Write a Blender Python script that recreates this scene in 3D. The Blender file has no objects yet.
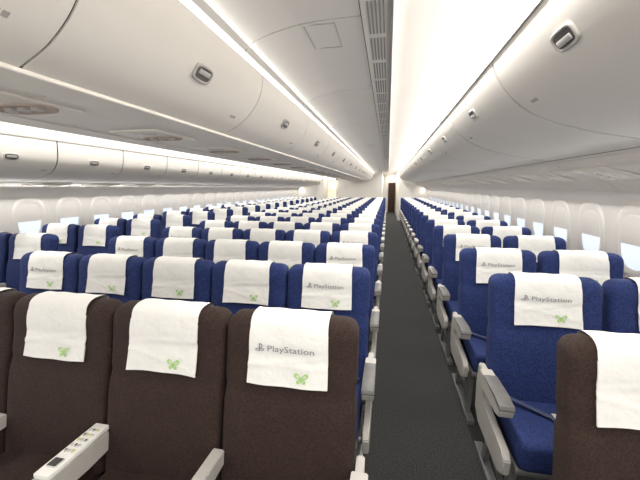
import bpy, bmesh, math, random
from mathutils import Vector, Matrix
random.seed(4)
scene = bpy.context.scene
COL = scene.collection
CH = 1.60           # camera height
SP = 0.503
CX = -0.335-2*SP    # fuselage centre line
PITCH = 0.79
ROW1 = 1.16
NROWS = 19
YEND = ROW1 + PITCH*(NROWS-1) + 1.3

# ------------------------------------------------------------------ materials
def mat(name, col, rough=0.6, noise=0.0, nscale=20, bump=0.0, bscale=200, metal=0.0, emit=None, estr=0.0, col2=None, vor=None):
    m = bpy.data.materials.new(name); m.use_nodes = True
    nt = m.node_tree; b = nt.nodes['Principled BSDF']
    b.inputs['Base Color'].default_value = (*col, 1)
    b.inputs['Roughness'].default_value = rough
    b.inputs['Metallic'].default_value = metal
    tc = nt.nodes.new('ShaderNodeTexCoord')
    if noise > 0 or col2:
        n = nt.nodes.new('ShaderNodeTexNoise'); n.inputs['Scale'].default_value = nscale
        n.inputs['Detail'].default_value = 4
        nt.links.new(tc.outputs['Object'], n.inputs['Vector'])
        r = nt.nodes.new('ShaderNodeValToRGB')
        c2 = col2 if col2 else tuple(min(1, c*(1-noise)) for c in col)
        r.color_ramp.elements[0].position = 0.38; r.color_ramp.elements[1].position = 0.62
        r.color_ramp.elements[0].color = (*c2, 1); r.color_ramp.elements[1].color = (*col, 1)
        nt.links.new(n.outputs['Fac'], r.inputs['Fac'])
        last = r.outputs['Color']
        if vor:
            v = nt.nodes.new('ShaderNodeTexVoronoi'); v.inputs['Scale'].default_value = vor[0]
            v.feature = 'DISTANCE_TO_EDGE'
            nt.links.new(tc.outputs['Object'], v.inputs['Vector'])
            r2 = nt.nodes.new('ShaderNodeValToRGB')
            r2.color_ramp.elements[0].position = 0.04; r2.color_ramp.elements[1].position = 0.10
            r2.color_ramp.elements[0].color = (1, 1, 1, 1); r2.color_ramp.elements[1].color = (0, 0, 0, 1)
            nt.links.new(v.outputs['Distance'], r2.inputs['Fac'])
            mx = nt.nodes.new('ShaderNodeMix'); mx.data_type = 'RGBA'
            nt.links.new(r2.outputs['Color'], mx.inputs[0])
            nt.links.new(last, mx.inputs[6]); mx.inputs[7].default_value = (*vor[1], 1)
            last = mx.outputs[2]
        nt.links.new(last, b.inputs['Base Color'])
    if bump > 0:
        n2 = nt.nodes.new('ShaderNodeTexNoise'); n2.inputs['Scale'].default_value = bscale
        nt.links.new(tc.outputs['Object'], n2.inputs['Vector'])
        bp = nt.nodes.new('ShaderNodeBump'); bp.inputs['Strength'].default_value = bump
        bp.inputs['Distance'].default_value = 0.01
        nt.links.new(n2.outputs['Fac'], bp.inputs['Height'])
        nt.links.new(bp.outputs['Normal'], b.inputs['Normal'])
    if emit:
        b.inputs['Emission Color'].default_value = (*emit, 1)
        b.inputs['Emission Strength'].default_value = estr
    return m

M_blue = mat('blue_fabric', (0.009, 0.025, 0.128), 0.85, nscale=70, col2=(0.004, 0.012, 0.066), vor=(66, (0.014, 0.033, 0.148)), bump=0.3, bscale=300)
M_brown = mat('brown_fabric', (0.028, 0.0125, 0.0085), 0.85, nscale=80, col2=(0.015, 0.007, 0.0052), vor=(72, (0.038, 0.017, 0.0115)), bump=0.3, bscale=300)
M_cover = mat('white_cloth', (0.84, 0.83, 0.80), 0.9, noise=0.03, nscale=8, bump=0.5, bscale=20)
M_arm = mat('grey_plastic', (0.47, 0.45, 0.42), 0.45, noise=0.05)
M_pad = mat('dark_grey_plastic', (0.14, 0.137, 0.135), 0.5, noise=0.1)
M_belt = mat('grey_blue_webbing', (0.05, 0.06, 0.12), 0.7, noise=0.1)
M_dark = mat('black_plastic', (0.05, 0.05, 0.05), 0.5, noise=0.1)
M_metal = mat('brushed_metal', (0.30, 0.30, 0.30), 0.4, noise=0.1, metal=0.6)
M_shell = mat('seat_shell_plastic', (0.16, 0.16, 0.18), 0.5, noise=0.1)
M_bin = mat('bin_plastic', (0.77, 0.74, 0.69), 0.42, noise=0.02, nscale=3)
M_bindark = mat('bin_gap', (0.13, 0.12, 0.11), 0.7, noise=0.1)
M_ceil = mat('ceiling_plastic', (0.84, 0.81, 0.77), 0.6, noise=0.02, nscale=3)
M_wall = mat('sidewall_plastic', (0.86, 0.83, 0.79), 0.55, noise=0.02, nscale=4)
M_psu = mat('service_panel_plastic', (0.78, 0.74, 0.68), 0.5, noise=0.03, nscale=5)
M_vent = mat('vent_grey', (0.30, 0.29, 0.28), 0.6, noise=0.1)
M_tan = mat('tan_recess', (0.42, 0.33, 0.26), 0.5, noise=0.1)
M_latch = mat('latch_frame', (0.46, 0.44, 0.42), 0.35, noise=0.05)
M_latchd = mat('latch_recess', (0.08, 0.075, 0.07), 0.5, noise=0.1)
M_lamp = mat('lamp_strip_glow', (1, 1, 1), 0.5, emit=(1.0, 0.97, 0.92), estr=0.9)
M_sky = mat('window_glass', (0.4, 0.45, 0.5), 0.2, emit=(0.80, 0.88, 1.0), estr=0.9)
M_carpet = mat('carpet', (0.042, 0.042, 0.041), 0.95, nscale=110, col2=(0.016, 0.016, 0.016), bump=0.6, bscale=400)
M_print = mat('grey_print', (0.25, 0.26, 0.28), 0.8, noise=0.05)
M_green = mat('green_print', (0.42, 0.68, 0.22), 0.8, noise=0.1)
M_orange = mat('yellow_green_button', (0.55, 0.50, 0.08), 0.5, noise=0.05)
M_curtain = mat('curtain_fabric', (0.09, 0.045, 0.035), 0.9, noise=0.3, nscale=10)
M_end = mat('partition_laminate', (0.74, 0.71, 0.66), 0.5, noise=0.03, nscale=4)
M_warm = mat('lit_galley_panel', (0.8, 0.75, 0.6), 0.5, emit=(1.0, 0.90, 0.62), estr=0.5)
M_sign = mat('placard_grey', (0.42, 0.40, 0.38), 0.6, noise=0.1)

# ------------------------------------------------------------------ helpers
def mesh_from_bm(bm, name, mats, smooth=True, angle=None):
    bmesh.ops.recalc_face_normals(bm, faces=bm.faces[:])
    me = bpy.data.meshes.new(name)
    bm.to_mesh(me); bm.free()
    for m in (mats if isinstance(mats, (list, tuple)) else [mats]): me.materials.append(m)
    if smooth:
        for p in me.polygons: p.use_smooth = True
        if angle:
            try: me.set_sharp_from_angle(angle=math.radians(angle))
            except Exception: pass
    return me

def obj(name, data, parent=None, loc=(0, 0, 0), rot=None, **props):
    o = bpy.data.objects.new(name, data)
    COL.objects.link(o)
    o.location = loc
    if rot is not None: o.rotation_euler = rot
    if parent: o.parent = parent
    for k, v in props.items(): o[k] = v
    return o

def loft(bm, rings, cap=True, mi=0):
    vr = [[bm.verts.new(p) for p in r] for r in rings]
    n = len(rings[0])
    for a, b in zip(vr[:-1], vr[1:]):
        for i in range(n):
            f = bm.faces.new((a[i], a[(i+1) % n], b[(i+1) % n], b[i])); f.material_index = mi
    if cap:
        f = bm.faces.new(vr[0][::-1]); f.material_index = mi
        f = bm.faces.new(vr[-1]); f.material_index = mi

def sup(t, e):
    c, s = math.cos(t), math.sin(t)
    return (math.copysign(abs(c)**(2/e), c), math.copysign(abs(s)**(2/e), s))

def rbox(bm, c, size, bev=0.01, seg=3, mat4=None, mi=0):
    r = bmesh.ops.create_cube(bm, size=1)
    vs = r['verts']
    bmesh.ops.scale(bm, vec=size, verts=vs)
    if mat4 is not None: bmesh.ops.transform(bm, matrix=mat4, verts=vs)
    bmesh.ops.translate(bm, vec=c, verts=vs)
    es = list({e for v in vs for e in v.link_edges})
    if mi:
        for f in {f for v in vs for f in v.link_faces}: f.material_index = mi
    if bev > 0: bmesh.ops.bevel(bm, geom=es, offset=bev, segments=seg, affect='EDGES', profile=0.5)

def prism_x(bm, pts, x0, x1, mi=0):   # pts in (y,z)
    a = [bm.verts.new((x0, y, z)) for y, z in pts]; b = [bm.verts.new((x1, y, z)) for y, z in pts]
    n = len(pts)
    fs = [bm.faces.new(a), bm.faces.new(b[::-1])]
    for i in range(n): fs.append(bm.faces.new((a[i], b[i], b[(i+1) % n], a[(i+1) % n])))
    for f in fs: f.material_index = mi

def sheet_y(bm, pts, ys, off=None):   # open sheet, pts in (x,z)
    rows = []
    for y in ys:
        rows.append([bm.verts.new((x + (off(y, z) if off else 0), y, z)) for x, z in pts])
    for a, b in zip(rows[:-1], rows[1:]):
        for i in range(len(pts)-1): bm.faces.new((a[i], a[i+1], b[i+1], b[i]))

def prism_y(bm, pts, y0, y1, mi=0):
    a = [bm.verts.new((x, y0, z)) for x, z in pts]; b = [bm.verts.new((x, y1, z)) for x, z in pts]
    n = len(pts)
    fs = [bm.faces.new(a), bm.faces.new(b[::-1])]
    for i in range(n): fs.append(bm.faces.new((a[i], b[i], b[(i+1) % n], a[(i+1) % n])))
    for f in fs: f.material_index = mi

def normals2(P, away):
    out = []
    for i in range(len(P)):
        a = Vector(P[max(0, i-1)]); b = Vector(P[min(len(P)-1, i+1)])
        t = (b-a).normalized(); n = Vector((-t.y, t.x))
        if n.dot(Vector(P[i])-Vector(away)) > 0: n = -n
        out.append(n)
    return out   # pointing toward 'away'
def thick_y(bm, P, y0, y1, t, away):
    """closed panel following profile P, thickness t toward point 'away'"""
    N = normals2(P, away)
    Q = [(p[0]+n.x*t, p[1]+n.y*t) for p, n in zip(P, N)]
    A = [bm.verts.new((x, y0, z)) for x, z in P]; B = [bm.verts.new((x, y1, z)) for x, z in P]
    C = [bm.verts.new((x, y0, z)) for x, z in Q]; D = [bm.verts.new((x, y1, z)) for x, z in Q]
    for i in range(len(P)-1):
        bm.faces.new((A[i], A[i+1], B[i+1], B[i])); bm.faces.new((C[i], D[i], D[i+1], C[i+1]))
        bm.faces.new((A[i], C[i], C[i+1], A[i+1])); bm.faces.new((B[i], B[i+1], D[i+1], D[i]))
    bm.faces.new((A[0], B[0], D[0], C[0])); bm.faces.new((A[-1], C[-1], D[-1], B[-1]))

def smoothpts(pts, n=4):
    out = []
    P = [pts[0]] + list(pts) + [pts[-1]]
    for i in range(1, len(P)-2):
        p0, p1, p2, p3 = [Vector(p) for p in P[i-1:i+3]]
        for k in range(n):
            t = k/n
            out.append(tuple(0.5*((2*p1)+(-p0+p2)*t+(2*p0-5*p1+4*p2-p3)*t*t+(-p0+3*p1-3*p2+p3)*t**3)))
    out.append(tuple(pts[-1]))
    return out

# ------------------------------------------------------------------ seat geometry
ZT, ZB = 1.13, 0.46
LEAN = 0.17
CR = 0.054
def yc(z): return -0.02 + (z-1.0)*LEAN
def half_t(z):
    t = 0.066 - 0.014*max(0, min(1, (z-0.75)/0.25))
    if z > 1.0: t += 0.006*math.sin(min(1, (z-1.0)/0.1)*math.pi)
    r = 0.036
    if z > ZT-r: t *= math.sqrt(max(0.0, 1-((z-(ZT-r))/r)**2))
    return t
def half_w(z):
    w = 0.2480
    if 0.82 < z < 0.90: w -= 0.006*math.sin((z-0.82)/0.08*math.pi)
    if z > ZT-CR: w -= CR*(1-math.sqrt(max(0.0, 1-((z-(ZT-CR))/CR)**2)))
    return w
def front(x, z, off=0.0):
    w = half_w(z)
    k = (1-min(0.999, abs(x/w))**6)**(1/6)
    return yc(z) - half_t(z)*k - 0.018*(abs(x)/w)**2*(1 if z < 0.85 else 0.5) - off

def backrest_mesh(m):
    bm = bmesh.new()
    zs = [ZB + i*(ZT-0.065-ZB)/22 for i in range(23)] + [ZT-0.065+0.065*math.sin(i/10*math.pi/2) for i in range(1, 11)]
    rings = []
    for z in zs:
        z2 = min(z, ZT-0.0006)
        w, t = half_w(z2), max(half_t(z2), 0.004)
        r = []
        for i in range(44):
            c, s = sup(2*math.pi*i/44, 5.5)
            y = yc(z2)+t*s
            if s < 0: y -= 0.018*(abs(c))**2*(1 if z2 < 0.85 else 0.5)*abs(s)
            if s < 0 and 0.83 < z2 < 0.88: y += 0.006*abs(s)*(1 - abs(c)**8)
            r.append((w*c, y, z2))
        rings.append(r)
    loft(bm, rings)
    return mesh_from_bm(bm, 'backrest', m, angle=60)

def cushion_mesh(m):
    bm = bmesh.new()
    rbox(bm, (0, -0.31, 0.435), (0.452, 0.46, 0.115), 0.035, 4)
    for v in bm.verts:
        if v.co.z > 0.45: v.co.z += 0.02*(abs(v.co.x)/0.23)**2 + 0.015*(-(v.co.y+0.31)/0.23)
    return mesh_from_bm(bm, 'seat_cushion', m, angle=50)

ZCB = 0.893
def cover_mesh(seed=0):
    rnd = random.Random(seed)
    ph = rnd.random()*6
    bm = bmesh.new()
    nx = 25
    zbot = ZCB + rnd.uniform(-0.008, 0.008)
    rows = []
    def X(i, s): return (i/(nx-1)*2-1)*(0.149 - 0.004*s)
    sk = rnd.uniform(-0.006, 0.010)
    cr = [(rnd.uniform(.93, 1.06), rnd.uniform(-.25, .25)) for _ in range(2)]   # fold creases
    for j in range(22):
        z = zbot+(1.080-zbot)*j/21
        s = (z-zbot)/(ZT-zbot)
        row = []
        for i in range(nx):
            x = X(i, s)
            c = sum(0.0030*math.exp(-((z-(z0+k*x))/0.006)**2) for z0, k in cr)
            row.append((x+sk*(1-s), front(x, z, 0.006+0.008*(1-s)**2+0.0024*math.sin(x*38+ph)*(1-s)+c), z + 0.003*(1-s)*math.sin(x*14+ph)))
        rows.append(row)
    for k in range(12):
        a = math.pi*k/11
        c, s_ = math.cos(a), math.sin(a)
        c = math.copysign(abs(c)**0.75, c)
        z = 1.092+0.046*s_**0.8
        rows.append([(X(i, 1), yc(min(z, 1.13)) - 0.061*c, z + 0.0012*math.sin(X(i, 1)*60+ph)) for i in range(nx)])
    for k in range(5):
        z = 1.06-0.03*k
        rows.append([(X(i, 1), yc(z)+0.062, z) for i in range(nx)])
    V = [[bm.verts.new(p) for p in rr] for rr in rows]
    for a, b in zip(V[:-1], V[1:]):
        for i in range(nx-1): bm.faces.new((a[i], a[i+1], b[i+1], b[i]))
    hem = [bm.verts.new((v.co.x, v.co.y+0.004, v.co.z+0.001)) for v in V[0]]
    for i in range(nx-1): bm.faces.new((hem[i], hem[i+1], V[0][i+1], V[0][i]))
    for e in (0, -1):
        side = [bm.verts.new((r[e].co.x, r[e].co.y+0.005, r[e].co.z)) for r in V[:22]]
        for j in range(21): bm.faces.new((side[j], side[j+1], V[j+1][e], V[j][e]))
    return mesh_from_bm(bm, 'headrest_cover', M_cover, angle=50)

def armrest_mesh(w=0.045, d=0.0):
    bm = bmesh.new()
    pts = [(-0.145, 0.585-d), (-0.145, 0.640), (-0.40, 0.648), (-0.470, 0.640), (-0.480, 0.622), (-0.470, 0.600-d), (-0.42, 0.590-d), (-0.25, 0.583-d)]
    prism_x(bm, pts, -w/2, w/2)
    bmesh.ops.bevel(bm, geom=bm.edges[:], offset=0.004, segments=2, affect='EDGES')
    return mesh_from_bm(bm, 'armrest', M_arm, angle=40)
def pad_mesh(w=0.045, y0=-0.20):
    bm = bmesh.new()
    pts = [(y0, 0.641), (y0, 0.647), (-0.40, 0.654), (-0.475, 0.646), (-0.485, 0.630), (-0.478, 0.622), (-0.40, 0.640)]
    prism_x(bm, pts, -w/2-0.001, w/2+0.001)
    bmesh.ops.bevel(bm, geom=bm.edges[:], offset=0.0015, segments=1, affect='EDGES')
    return mesh_from_bm(bm, 'armrest_pad', M_pad, angle=30)
def control_mesh():
    bm = bmesh.new()
    rbox(bm, (0, -0.27, 0.656), (0.062, 0.25, 0.020), 0.005, 2)
    for i in range(5):
        for j in (-1, 0, 1):
            rbox(bm, (j*0.0155, -0.185-0.026*i, 0.6665), (0.0110, 0.014, 0.006), 0.0015, 1, mi=2 if (i+j) % 4 == 1 else (3 if (i+j) % 3 == 0 else 1))
    rbox(bm, (0, -0.342, 0.6665), (0.040, 0.038, 0.005), 0.0015, 1, mi=3)
    return mesh_from_bm(bm, 'control_panel', [M_cover, M_latch, M_orange, M_dark], angle=30)
def side_panel_mesh():
    bm = bmesh.new()
    pts = [(-0.06, 0.63), (-0.045, 0.50), (-0.05, 0.36), (-0.12, 0.31), (-0.46, 0.31), (-0.520, 0.345), (-0.53, 0.42), (-0.49, 0.450), (-0.24, 0.46), (-0.165, 0.49), (-0.155, 0.63)]
    prism_x(bm, pts, -0.015, 0.015)
    bmesh.ops.bevel(bm, geom=bm.edges[:], offset=0.005, segments=2, affect='EDGES')
    return mesh_from_bm(bm, 'side_panel', M_arm, angle=40)
def leg_mesh():
    bm = bmesh.new()
    prism_x(bm, [(-0.06, 0.37), (-0.11, 0.37), (-0.14, 0.19), (-0.075, 0.03), (-0.03, 0.03), (-0.09, 0.19)], -0.014, 0.014)
    prism_x(bm, [(-0.41, 0.37), (-0.46, 0.37), (-0.43, 0.03), (-0.38, 0.03)], -0.014, 0.014)
    prism_x(bm, [(-0.52, 0.0), (-0.52, 0.03), (0.08, 0.03), (0.08, 0.0)], -0.022, 0.022)
    prism_x(bm, [(-0.12, 0.17), (-0.12, 0.21), (-0.42, 0.13), (-0.42, 0.09)], -0.008, 0.008)
    return mesh_from_bm(bm, 'seat_leg', M_metal, smooth=False)
def frame_mesh():
    bm = bmesh.new()
    rbox(bm, (0, -0.30, 0.36), (0.46, 0.42, 0.035), 0.01, 2)
    for y in (-0.12, -0.43):
        r = bmesh.ops.create_cone(bm, segments=12, radius1=0.02, radius2=0.02, depth=0.49, cap_ends=True)
        bmesh.ops.rotate(bm, cent=(0, 0, 0), matrix=Matrix.Rotation(math.pi/2, 3, 'Y'), verts=r['verts'])
        bmesh.ops.translate(bm, vec=(0, y, 0.345), verts=r['verts'])
    return mesh_from_bm(bm, 'seat_frame', M_metal, angle=40)
def shell_mesh():
    bm = bmesh.new()
    rings = []
    for k in range(12):
        z = 0.42+(1.04-0.42)*k/11
        w = 0.222
        if k == 11: w = 0.20
        y0 = yc(z)+half_t(z)-0.02; y1 = yc(z)+half_t(z)+0.022*(1-max(0, k-9)/2.5)
        rings.append([(-w, y0, z), (-w, y1-0.012, z), (-w+0.03, y1, z), (w-0.03, y1, z), (w, y1-0.012, z), (w, y0, z)])
    loft(bm, rings)
    rbox(bm, (0, yc(0.74)+0.09, 0.74), (0.36, 0.012, 0.22), 0.005, 2, Matrix.Rotation(-math.atan(LEAN), 4, 'X'))
    return mesh_from_bm(bm, 'back_shell', M_shell, angle=40)
def buckle_mesh():
    bm = bmesh.new()
    for sx in (-1, 1):
        V = []
        for k in range(9):
            t = k/8
            x = sx*(0.210-0.175*t); y = -0.17-0.15*t; z = 0.515+0.006*(1-t)+0.002
            V.append([bm.verts.new((x, y-0.018, z)), bm.verts.new((x, y+0.018, z)), bm.verts.new((x, y+0.018, z+0.003)), bm.verts.new((x, y-0.018, z+0.003))])
        for a, b in zip(V[:-1], V[1:]):
            for j in range(4): bm.faces.new((a[j], a[(j+1) % 4], b[(j+1) % 4], b[j]))
    rbox(bm, (0, -0.325, 0.520), (0.07, 0.05, 0.016), 0.005, 2, mi=1)
    return mesh_from_bm(bm, 'seat_belt', [M_belt, M_latch], angle=40)

def text_mesh(s, size, offset=0.0):
    cu = bpy.data.curves.new('t', 'FONT'); cu.body = s; cu.size = size
    cu.align_x = 'LEFT'; cu.offset = offset; cu.resolution_u = 3; cu.extrude = 0.0002
    o = bpy.data.objects.new('t', cu); COL.objects.link(o)
    bpy.context.view_layer.update()
    me = bpy.data.meshes.new_from_object(o.evaluated_get(bpy.context.evaluated_depsgraph_get()))
    bpy.data.objects.remove(o); bpy.data.curves.remove(cu)
    return me

def logo_mesh():
    bm = bmesh.new()
    TR = Matrix.Translation
    def add(me, M):
        b2 = bmesh.new(); b2.from_mesh(me); bmesh.ops.transform(b2, matrix=M, verts=b2.verts[:])
        tmp = bpy.data.meshes.new('x'); b2.to_mesh(tmp); b2.free(); bm.from_mesh(tmp)
    t = text_mesh('PlayStation', 0.036)
    xs = [v.co.x for v in t.vertices]; w = max(xs)-min(xs)
    add(t, TR((-0.076, 0, 0)) @ Matrix.Diagonal((0.172/w, 0.88, 1, 1)))
    # symbol: upright P (stem + bowl) with a flat S swoosh spread either side of its foot
    def poly(pts): bm.faces.new([bm.verts.new((-0.102+x, y, 0.0002)) for x, y in pts])
    poly([(-.0040, -.001), (.0005, -.0025), (.0005, .0265), (-.0040, .0280)])
    def arc(cx, cy, ax, ay, bx, by, a0, a1, n=12):
        P = []
        for i in range(n+1):
            a = math.radians(a0+(a1-a0)*i/n)
            P.append(((cx+ax*math.cos(a), cy+ay*math.sin(a)), (cx+bx*math.cos(a), cy+by*math.sin(a))))
        for (o1, i1), (o2, i2) in zip(P[:-1], P[1:]): poly([o1, o2, i2, i1])
    arc(-.0005, .0185, .0105, .0090, .0065, .0045, 95, -75)
    arc(-.0055, .0035, .0125, .0050, .0085, .0020, 80, 290)
    arc(.0035, .0045, .0130, .0050, .0090, .0020, -100, 110)
    bmesh.ops.transform(bm, matrix=TR((0, 0, 1.015)) @ Matrix.Rotation(math.pi/2-math.atan(LEAN*0.9), 4, 'X'), verts=bm.verts[:])
    for v in bm.verts: v.co.y = front(v.co.x, v.co.z, 0.0150)
    return mesh_from_bm(bm, 'printed_wordmark', M_print, smooth=False)
def emblem_mesh():
    bm = bmesh.new()
    Z0 = 0.930; X0 = 0.055
    def leaf(ang, L, W, hole=0.45):
        def P(k):
            pts = []
            for i in range(18):
                t = i/18*2*math.pi
                x = L/2*(1-k*math.cos(t)); y = W/2*k*math.sin(t)*(0.35+0.75*x/L)
                pts.append(bm.verts.new((X0+x*math.cos(ang)-y*math.sin(ang), -0.02, Z0+x*math.sin(ang)+y*math.cos(ang))))
            return pts
        a, b = P(1), P(hole)
        for i in range(18): bm.faces.new((a[i], a[(i+1) % 18], b[(i+1) % 18], b[i]))
    for a, L, W, h in ((34, .030, .020, .5), (146, .030, .020, .5), (-42, .021, .015, .35), (222, .021, .015, .35)):
        leaf(math.radians(a), L, W, h)
    bm.faces.new([bm.verts.new((X0+x, -0.02, Z0+z)) for x, z in ((-.0015, -.012), (.0015, -.012), (.0015, .010), (-.0015, .010))])
    for v in bm.verts: v.co.y = front(v.co.x, v.co.z, 0.0190)
    return mesh_from_bm(bm, 'printed_emblem', M_green, smooth=False)

ME = dict(
    back_blue=backrest_mesh(M_blue), back_brown=backrest_mesh(M_brown),
    cush_blue=cushion_mesh(M_blue), cush_brown=cushion_mesh(M_brown),
    covers=[cover_mesh(i) for i in range(6)],
    arm=armrest_mesh(), arm_wide=armrest_mesh(0.058, 0.012), arm_ctl=armrest_mesh(0.062, 0.02),
    pad=pad_mesh(), pad_wide=pad_mesh(0.058, -0.22), ctl=control_mesh(),
    side=side_panel_mesh(), leg=leg_mesh(), frame=frame_mesh(), shell=shell_mesh(), belt=buckle_mesh(),
    logo=logo_mesh(), emb=emblem_mesh())

def make_seat(x, y, kind, arms, aisle, row, logo, i, ctl, plain=False, sx_=1.0):
    root = bpy.data.objects.new('airline_seat', None); COL.objects.link(root)
    root.empty_display_size = 0.1
    root.location = (x, y, 0)
    root.scale = (sx_, 1, 1)
    near = row < 7
    col = 'dark brown' if kind == 'brown' else 'deep blue'
    if logo: root['label'] = f'{col} patterned airline seat, white headrest cover with printed wordmark'
    else: root['label'] = f'{col} patterned airline seat with plain white headrest cover'
    root['category'] = 'airline seat'
    root['group'] = f'{col} airline seats in the cabin'
    obj('backrest', ME['back_'+kind], root)
    obj('seat_cushion', ME['cush_'+kind], root)
    c = obj('headrest_cover', ME['covers'][i % 6], root, loc=(-0.035 if plain else 0, 0, 0), label='white cloth headrest cover')
    if logo and row < 8: obj('printed_wordmark', ME['logo'], c)
    if row < 5 and not plain: obj('printed_emblem', ME['emb'], c, label='green butterfly shaped emblem')
    obj('back_shell', ME['shell'], root)
    if 0 < row < 3: obj('seat_belt', ME['belt'], root)
    for sx in arms:
        wide = sx == aisle
        ax = sx*(0.270 if wide else SP/2)
        a = obj('armrest', ME['arm_wide' if wide else ('arm_ctl' if ctl else 'arm')], root, loc=(ax, 0, 0))
        if ctl: obj('control_panel', ME['ctl'], a, label='white control panel with small buttons')
        elif near and (wide or row > 0): obj('armrest_pad', ME['pad_wide' if wide else 'pad'], a)
    if aisle:
        obj('side_panel', ME['side'], root, loc=(aisle*0.268, 0, 0))
    obj('seat_frame', ME['frame'], root)
    obj('seat_leg', ME['leg'], root, loc=(0.215*(aisle if aisle else 0.8), 0, 0))

cols = []
for k in range(5):
    x = CX + (k-2)*SP
    arms = [-1] + ([1] if k == 4 else [])
    aisle = -1 if k == 0 else (1 if k == 4 else 0)
    cols.append((x, arms, aisle, k == 4 or k == 0, k))
XR1, XR2 = 0.832, 1.390
cols.append((XR1, [-1, 1], -1, True, 5)); cols.append((XR2, [1], 0, False, 6))
cols.append((2*CX-XR1, [-1, 1], 1, False, 7)); cols.append((2*CX-XR2, [-1], 0, False, 8))
i = 0
for r in range(NROWS):
    for x, arms, aisle, lg, k in cols:
        pl = r == 0 and k == 5
        make_seat(x, ROW1+PITCH*r, 'brown' if r == 0 else 'blue', arms, aisle, r, lg and not pl, i*3 + i//7 + r*2, r == 0 and k == 3, pl, 1.07 if k > 4 else 1.0)
        i += 1

# ------------------------------------------------------------------ structure
Y0, Y1 = -0.6, YEND
YC = YEND+5
def mir(pts): return [(2*CX-x, z) for x, z in pts]
def structure(name, me, **k):
    o = obj(name, me, **k); o['kind'] = 'structure'; return o

bm = bmesh.new(); rbox(bm, (CX, (Y0+YC+0.5)/2, -0.05), (6.6, YC+0.5-Y0, 0.1), 0)
structure('floor', mesh_from_bm(bm, 'floor', M_carpet, smooth=False))

WTILT = math.atan(0.070/0.60)
WP = [(1.76, 0), (1.80, .18), (1.835, .36), (1.865, .56), (1.882, .74), (1.885, .88), (1.850, 1.18), (1.815, 1.48), (1.790, 1.56), (1.74, 1.64)]
ys = [Y0+(Y1-Y0)*j/640 for j in range(641)]
WPITCH = 0.56
WY0 = ROW1+0.10
def scallop(sign):
    def f(y, z):
        g = math.exp(-(((y-WY0-WPITCH/2+WPITCH) % (2*WPITCH) - WPITCH)/0.008)**2)   # panel joint groove
        return sign*(0.008*g)*min(1, z/0.5)*min(1, max(0.2, (1.66-z)/0.2))
    return f
BL = 1.12
YB = 0.66-BL
LOW = [(1.20, CH+.187), (1.255, CH+.178), (1.27, CH+.145), (1.285, CH+.127), (1.36, CH+.110), (1.48, CH+.080), (1.60, CH+.030), (1.68, CH-.02), (1.70, CH-0.035), (1.75, CH-0.03)]
LOWL = mir([(1.17, CH+.045), (1.30, CH+.035), (1.50, CH+.02), (1.62, CH+.0), (1.68, CH-.02), (1.70, CH-.035), (1.75, CH-0.03)])
for side, sg in (('right', 1), ('left', -1)):
    pts = WP if sg == 1 else mir(WP)
    bm = bmesh.new(); sheet_y(bm, pts, ys, scallop(sg))
    structure('wall_'+side, mesh_from_bm(bm, 'wall', M_wall))
    pts = LOW if sg == 1 else LOWL
    bm = bmesh.new()
    yy = YB - (0 if sg == 1 else 0.1)
    while yy < Y1:
        thick_y(bm, pts, yy+0.004, min(Y1, yy+BL-0.004), 0.005, (pts[0][0]+0.3*sg, CH+1.5)); yy += BL
    structure('trim_%d' % (1 if sg == 1 else 2), mesh_from_bm(bm, 'trim', M_psu, angle=40))
    bm = bmesh.new(); sheet_y(bm, [(x, z+.012) for x, z in pts[1:-1]], [Y0, Y1])
    structure('trim_%d' % (21 if sg == 1 else 22), mesh_from_bm(bm, 'trim', M_bindark, angle=40))

def window_mesh():
    bm = bmesh.new()
    def ring(w, h, x): return [(x, w*sup(2*math.pi*i/40, 2.8)[0], h*sup(2*math.pi*i/40, 2.8)[1]) for i in range(40)]
    loft(bm, [ring(.215, .290, 0.002), ring(.205, .280, -0.006), ring(.185, .262, -0.009), ring(.160, .232, -0.006), ring(.135, .203, 0.000)], cap=False)
    r = ring(.145, .212, -0.002)
    f = bm.faces.new([bm.verts.new(p) for p in r]); f.material_index = 1
    r = [(-0.0035, y, max(z, -0.02)) for x, y, z in ring(.144, .211, 0)]
    f = bm.faces.new([bm.verts.new(p) for p in r]); f.material_index = 2
    return mesh_from_bm(bm, 'window', [M_wall, M_sky, M_ceil], angle=35)
WM = window_mesh()
n = 1
y = WY0
while y < Y1-0.4:
    for sg in (1, -1):
        o = structure('window_%d' % n, WM, loc=(1.850 if sg == 1 else 2*CX-1.850, y, 1.18))
        o.rotation_euler = (0, -WTILT, 0 if sg == 1 else math.pi)
        n += 1
    y += WPITCH

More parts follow.
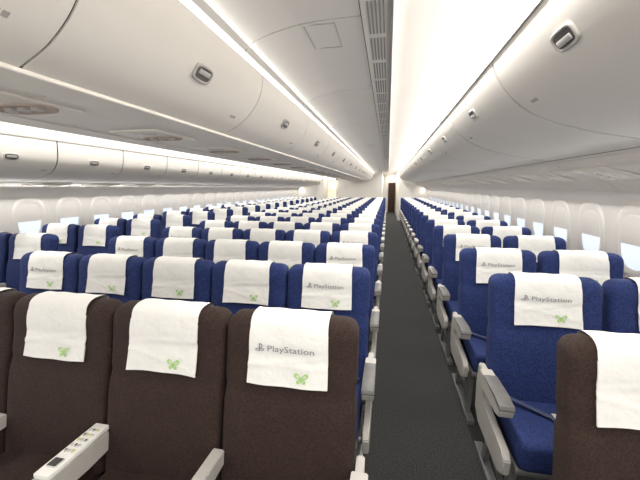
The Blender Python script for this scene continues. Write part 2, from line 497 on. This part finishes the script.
# ceiling
cp = smoothpts([(-.685, CH+.625), (-.60, CH+.68), (-.4, CH+.725), (-.14, CH+.735)], 5)
tn = 3
for sg in (1, -1):
    f = (lambda p: p) if sg == 1 else mir
    cb = smoothpts([(-0.015, CH+.735), (0.0, CH+.775), (.2, CH+.83), (.42, CH+.83), (.62, CH+.76), (.70, CH+.60)] + ([] if sg == 1 else [(.72, CH+.49)]), 5)
    bm = bmesh.new()
    yy = Y0
    while yy < YC:
        thick_y(bm, f(cp), yy, yy+1.090, 0.004, f([(-.3, CH+3)])[0]); yy += 1.1
    structure('ceiling' if sg == 1 else 'ceiling.001', mesh_from_bm(bm, 'ceiling', M_ceil, angle=40))
    bm = bmesh.new(); sheet_y(bm, f([(-.72, CH+.64)]+[(x, z+.014) for x, z in cp]+[(-.01, CH+.749)]), [Y0, YC])
    structure('trim_%d' % tn, mesh_from_bm(bm, 'trim', M_bindark)); tn += 1
    bm = bmesh.new(); sheet_y(bm, f(cb), [Y0, YC])
    structure('ceiling.002' if sg == 1 else 'ceiling.003', mesh_from_bm(bm, 'ceiling_cove', M_ceil, angle=60))
    bm = bmesh.new()
    v0 = [(-.135, CH+.731), (-.115, CH+.722), (-.03, CH+.722), (-.012, CH+.731), (-.012, CH+.74), (-.135, CH+.74)]
    prism_y(bm, f(v0), Y0, YC)
    yy = Y0
    while yy < 9:
        for xx in (-.104, -.088, -.072, -.056, -.040):
            c = f([(xx, 0)])[0][0]
            rbox(bm, (c, yy+0.16, CH+.7215), (0.007, 0.29, 0.003), 0, mi=1)
        yy += 0.34
    structure('trim_%d' % tn, mesh_from_bm(bm, 'trim', [M_ceil, M_vent], smooth=False)); tn += 1
    bm = bmesh.new(); prism_y(bm, f([(-.010, CH+.715), (.0, CH+.715), (.0, CH+.74), (-.010, CH+.74)]), Y0, YC)
    structure('trim_%d' % tn, mesh_from_bm(bm, 'trim', M_vent, smooth=False)); tn += 1
    bm = bmesh.new(); prism_y(bm, f([(-.700, CH+.612), (-.684, CH+.617), (-.678, CH+.628), (-.70, CH+.632)]), Y0, YEND)
    structure('trim_%d' % tn, mesh_from_bm(bm, 'trim', M_lamp, smooth=False)); tn += 1
    # grey strip added as a shade line along the top of the outboard bins
    ez = .577 if sg == 1 else .450
    ex = .449 if sg == 1 else .489
    bm = bmesh.new(); prism_y(bm, f([(ex-.006, CH+ez-.010), (ex+.008, CH+ez-.010), (ex+.010, CH+ez+.004), (ex-.004, CH+ez+.004)]), Y0, YEND)
    structure('trim_%d' % tn, mesh_from_bm(bm, 'trim', M_sign, smooth=False)); tn += 1
    bm = bmesh.new()
    for hy in (1.75, 6.2):
        hx = f([(-.33, 0)])[0][0]
        for dx_, dy_, wx, wy in ((-.07, 0, .003, .26), (.07, 0, .003, .26), (0, -.13, .145, .003), (0, .13, .145, .003)):
            rbox(bm, (hx+dx_, hy+dy_, CH+.728 + (dx_ if sg == 1 else -dx_)*0.06), (wx, wy, .003), 0)
    structure('trim_%d' % tn, mesh_from_bm(bm, 'trim', M_latch, smooth=False)); tn += 1

# ------------------------------------------------------------------ bins
def bin_parts(profile, back, latch_t, gap, bl):
    P = smoothpts(profile, 4)
    bm = bmesh.new()
    N = normals2(P, back[0])
    inn = [(p[0]+nn.x*0.011, p[1]+nn.y*0.011) for p, nn in zip(P, N)]
    prism_y(bm, inn+back, 0.001, bl-0.001)
    body = mesh_from_bm(bm, 'bin_body', M_bindark, smooth=False)
    bm = bmesh.new()
    thick_y(bm, P, gap, bl-gap, 0.006, back[0])
    door = mesh_from_bm(bm, 'bin_door', M_bin, angle=50)
    k = max(1, round(latch_t*(len(P)-1))); p = Vector(P[k]); nrm = -N[k]
    k2 = min(len(P)-2, k+4)
    return body, door, (p, nrm, Vector(P[k2]), -N[k2])
def latch_meshes():
    bm = bmesh.new()
    def ring(a, b, z): return [(a*sup(2*math.pi*i/32, 3.6)[0], b*sup(2*math.pi*i/32, 3.6)[1], z) for i in range(32)]
    loft(bm, [ring(.062, .034, -.004), ring(.062, .034, .003), ring(.059, .031, .006), ring(.053, .026, .006), ring(.050, .023, .002)], cap=True)
    l1 = mesh_from_bm(bm, 'latch', M_latch, angle=40)
    bm = bmesh.new(); loft(bm, [ring(.050, .023, .002), ring(.049, .022, .0045)])
    l2 = mesh_from_bm(bm, 'latch_recess', M_latchd, angle=40)
    bm = bmesh.new(); rbox(bm, (0, .006, .006), (.078, .020, .006), .003, 2)
    l3 = mesh_from_bm(bm, 'latch_lever', M_latch, angle=40)
    bm = bmesh.new()
    for k in (-1, 0, 1): rbox(bm, (k*.020, 0, 0), (.014, .016, .0015), .0005, 1)
    l4 = mesh_from_bm(bm, 'placard', M_sign, smooth=False)
    return l1, l2, l3, l4
L1, L2, L3, L4 = latch_meshes()
def build_bins(pr, back, lt, y0, y1, label, group, gap=0.007, bl=BL):
    body, door, (p, nrm, p2, n2) = bin_parts(pr, back, lt, gap, bl)
    def rot(nrm):
        yaxis = Vector((0, 1, 0)); zax = Vector((nrm.x, 0, nrm.y)); yax = zax.cross(yaxis)
        return Matrix((yaxis, yax, zax)).transposed().to_euler()
    y = y0
    while y+bl < y1:
        root = bpy.data.objects.new('overhead_bin', None); COL.objects.link(root); root.empty_display_size = .1
        root.location = (0, y, 0)
        root['label'] = label; root['category'] = 'overhead bin'; root['group'] = group
        obj('bin_body', body, root)
        d = obj('bin_door', door, root)
        l = obj('latch', L1, d, loc=(p.x+nrm.x*0.003, bl/2, p.y+nrm.y*0.003), rot=rot(nrm), label='grey rounded bin latch')
        if y < 8:
            obj('latch_recess', L2, l); obj('latch_lever', L3, l)
            obj('placard', L4, d, loc=(p2.x+n2.x*0.0005, bl*0.88, p2.y+n2.y*0.0005), rot=rot(n2), label='small grey placard squares')
        y += bl
outp = [(.45, CH+.574), (.485, CH+.49), (.55, CH+.405), (.66, CH+.325), (.84, CH+.262), (1.02, CH+.222), (1.20, CH+.195)]
outb = [(1.34, CH+.205), (1.34, CH+.50), (.60, CH+.55)]
lefp = mir([(.49, CH+.447), (.495, CH+.34), (.52, CH+.23), (.60, CH+.14), (.80, CH+.08), (1.17, CH+.050)])
lefb = mir([(1.40, CH+.08), (1.40, CH+.41), (.60, CH+.435)])
cenp = [(-.70, CH+.61), (-.715, CH+.52), (-.765, CH+.43), (-.85, CH+.355), (-.95, CH+.305)]
cenb = [(-1.33, CH+.33), (-1.33, CH+.61)]
build_bins(outp, outb, 0.25, YB, Y1, 'pale grey curved overhead luggage bin along the cabin side', 'outboard overhead bins', 0.009)
build_bins(lefp, lefb, 0.36, YB-0.1, Y1, 'pale grey curved overhead luggage bin along the cabin side', 'outboard overhead bins', 0.008, 0.84)
build_bins(cenp, cenb, 0.45, YB+0.10, Y1, 'pale grey overhead luggage bin above the centre seats', 'centre overhead bins', 0.004)
build_bins(mir(cenp), mir(cenb), 0.45, YB+0.10, Y1, 'pale grey overhead luggage bin above the centre seats', 'centre overhead bins', 0.004)
bm = bmesh.new()
yy = Y0
while yy < Y1:
    e = min(Y1, yy+0.785)
    rbox(bm, (CX, (yy+e)/2, CH+.303), (0.44, e-yy-0.006, 0.008), 0)
    yy += 0.79
for s in (-1, 1):
    rbox(bm, (CX+s*0.312, (Y0+Y1)/2, CH+.300), (0.165, Y1-Y0, 0.014), 0.003, 1)
rbox(bm, (CX, (Y0+Y1)/2, CH+.312), (0.79, Y1-Y0, 0.006), 0, mi=1)
structure('trim_%d' % tn, mesh_from_bm(bm, 'trim', [M_psu, M_bindark], smooth=False)); tn += 1
bm = bmesh.new(); rbox(bm, (CX, (Y0+YEND)/2, CH+.66), (1.36, YEND-Y0, 0.03), 0)
structure('trim_%d' % tn, mesh_from_bm(bm, 'trim', M_ceil, smooth=False)); tn += 1

def psu_mesh(m1, m2_):
    bm = bmesh.new()
    rbox(bm, (0, 0, -0.004), (0.28, 0.38, 0.010), 0.003, 2)
    me = mesh_from_bm(bm, 'panel_plate', M_psu, angle=40)
    bm = bmesh.new()
    def ring(a, b, z, cx, cy): return [(cx+a*sup(2*math.pi*i/24, 2.4)[0], cy+b*sup(2*math.pi*i/24, 2.4)[1], z) for i in range(24)]
    loft(bm, [ring(.125, .075, -.008, 0, .06), ring(.122, .072, -.016, 0, .06), ring(.106, .058, -.015, 0, .06), ring(.100, .052, -.0095, 0, .06)])
    for k in (-1, 0, 1): 
        loft(bm, [ring(.020, .020, -.008, k*.060, .06), ring(.018, .018, -.020, k*.060, .06), ring(.009, .009, -.022, k*.060, .06)], mi=1)
    loft(bm, [ring(.075, .030, -.008, 0, -.09), ring(.072, .028, -.011, 0, -.09)], mi=1)
    m2 = mesh_from_bm(bm, 'reading_light_cluster', [m1, m2_], angle=40)
    return me, m2
PA, PB = psu_mesh(M_tan, M_latch)
_, PC = psu_mesh(M_psu, M_bin)
def psu(x, y, z, tilt, cl):
    root = obj('passenger_service_unit', PA, loc=(x, y, z), rot=(0, tilt, 0), category='service panel', group='passenger service units',
               label='beige overhead service panel with reading lights and vents')
    if y < 9: obj('reading_light_cluster', cl, root)
for r in range(NROWS):
    y = ROW1+PITCH*r-0.15
    psu(CX, y, CH+.299, 0, PB)
    psu(1.43, y, CH+.089, math.radians(15), PC); psu(2*CX-1.36, y, CH+.028, -math.radians(4), PC)

# ------------------------------------------------------------------ far end
bm = bmesh.new(); rbox(bm, (CX, YEND+2.5, 1.2), (2.1, 5, 2.4), 0.0)
structure('wall_aft_centre', mesh_from_bm(bm, 'wall', M_end, smooth=False))
for sg in (1, -1):
    xx = 1.27 if sg == 1 else 2*CX-1.27
    bm = bmesh.new(); rbox(bm, (xx, YEND+2.5, 1.2), (1.56, 5, 2.4), 0)
    structure('wall_aft_%s' % ('right' if sg == 1 else 'left'), mesh_from_bm(bm, 'wall', M_end, smooth=False))
bm = bmesh.new(); rbox(bm, (CX, YC+0.3, 1.2), (6, 0.1, 2.5), 0)
structure('wall_end', mesh_from_bm(bm, 'wall', M_end, smooth=False))
bm = bmesh.new()
dx = 2*CX-0.26
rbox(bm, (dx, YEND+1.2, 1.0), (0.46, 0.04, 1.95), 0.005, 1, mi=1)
for s in (-1, 1): rbox(bm, (dx+s*0.28, YEND+1.16, 1.02), (0.10, 0.10, 2.04), 0.005, 1)
rbox(bm, (dx, YEND+1.16, 2.06), (0.66, 0.10, 0.24), 0.005, 1)
rbox(bm, (dx, YEND+1.16, 1.45), (0.60, 0.06, 0.04), 0.005, 1)
structure('door_1', mesh_from_bm(bm, 'door', [M_end, M_warm], smooth=False))
bm = bmesh.new()
rows = []
for z in [0.0, 1.0, 1.86]:
    rows.append([(0.03+0.42*i/60, YC+0.1+0.03*math.sin(i*0.9), z) for i in range(61)])
for dy in (0, 0.006):
    R_ = [[bm.verts.new((x, y+dy, z)) for x, y, z in rr] for rr in rows]
    for a, b in zip(R_[:-1], R_[1:]):
        for i in range(60): bm.faces.new((a[i], a[i+1], b[i+1], b[i]))
obj('curtain', mesh_from_bm(bm, 'curtain', M_curtain), label='dark reddish brown pleated curtain closing the galley', category='curtain')

# ------------------------------------------------------------------ lights
def area(name, loc, sx, sy, power, rot=(0, 0, 0), col=(1, .965, .905)):
    l = bpy.data.lights.new(name, 'AREA'); l.shape = 'RECTANGLE'; l.size = sx; l.size_y = sy; l.energy = power; l.color = col
    o = bpy.data.objects.new(name, l); COL.objects.link(o); o.location = loc; o.rotation_euler = rot
    return o
LY = YEND-Y0; LC = (YEND+Y0)/2
LY2 = YC-Y0; LC2 = (YC+Y0)/2
K = LY/15.0; K2 = LY2/15.0
for sg in (1, -1):
    mx = (lambda x: x) if sg == 1 else (lambda x: 2*CX-x)
    area('cove_lamp', (mx(.60), LC, CH+(.57 if sg == 1 else .46)), .06, LY, K*(80 if sg == 1 else 22), rot=(math.pi, 0, 0))
    area('aisle_fill', (mx(.22), LC2, CH+.80), .12, LY2, K2*(178 if sg == 1 else 140))  # downward fill light added over each aisle to brighten the cabin
    area('centre_bin_lamp', (mx(-.655), LC, CH+.655), .03, LY, K*18, rot=(0, math.radians(-110)*sg, 0))
    area('wall_wash_lamp', (mx(1.69), LC, CH-.055), .04, LY, K*(70 if sg == 1 else 95), rot=(0, math.radians(35)*sg, 0), col=(1, .97, .92))
w = bpy.data.worlds.new('world'); scene.world = w; w.use_nodes = True
w.node_tree.nodes['Background'].inputs[0].default_value = (1, .965, .92, 1)
w.node_tree.nodes['Background'].inputs[1].default_value = 1.08

# ------------------------------------------------------------------ camera
F = 335.0
cam = bpy.data.cameras.new('camera'); co = bpy.data.objects.new('camera', cam); COL.objects.link(co)
cam.sensor_width = 36; cam.lens = F/640*36; cam.clip_start = 0.02
phi = math.atan(53/F); th = math.atan(68/F*math.cos(phi))
co.location = (0, 0, CH); co.rotation_euler = (math.pi/2-phi, 0, th)
scene.camera = co
scene.view_settings.view_transform = 'Standard'
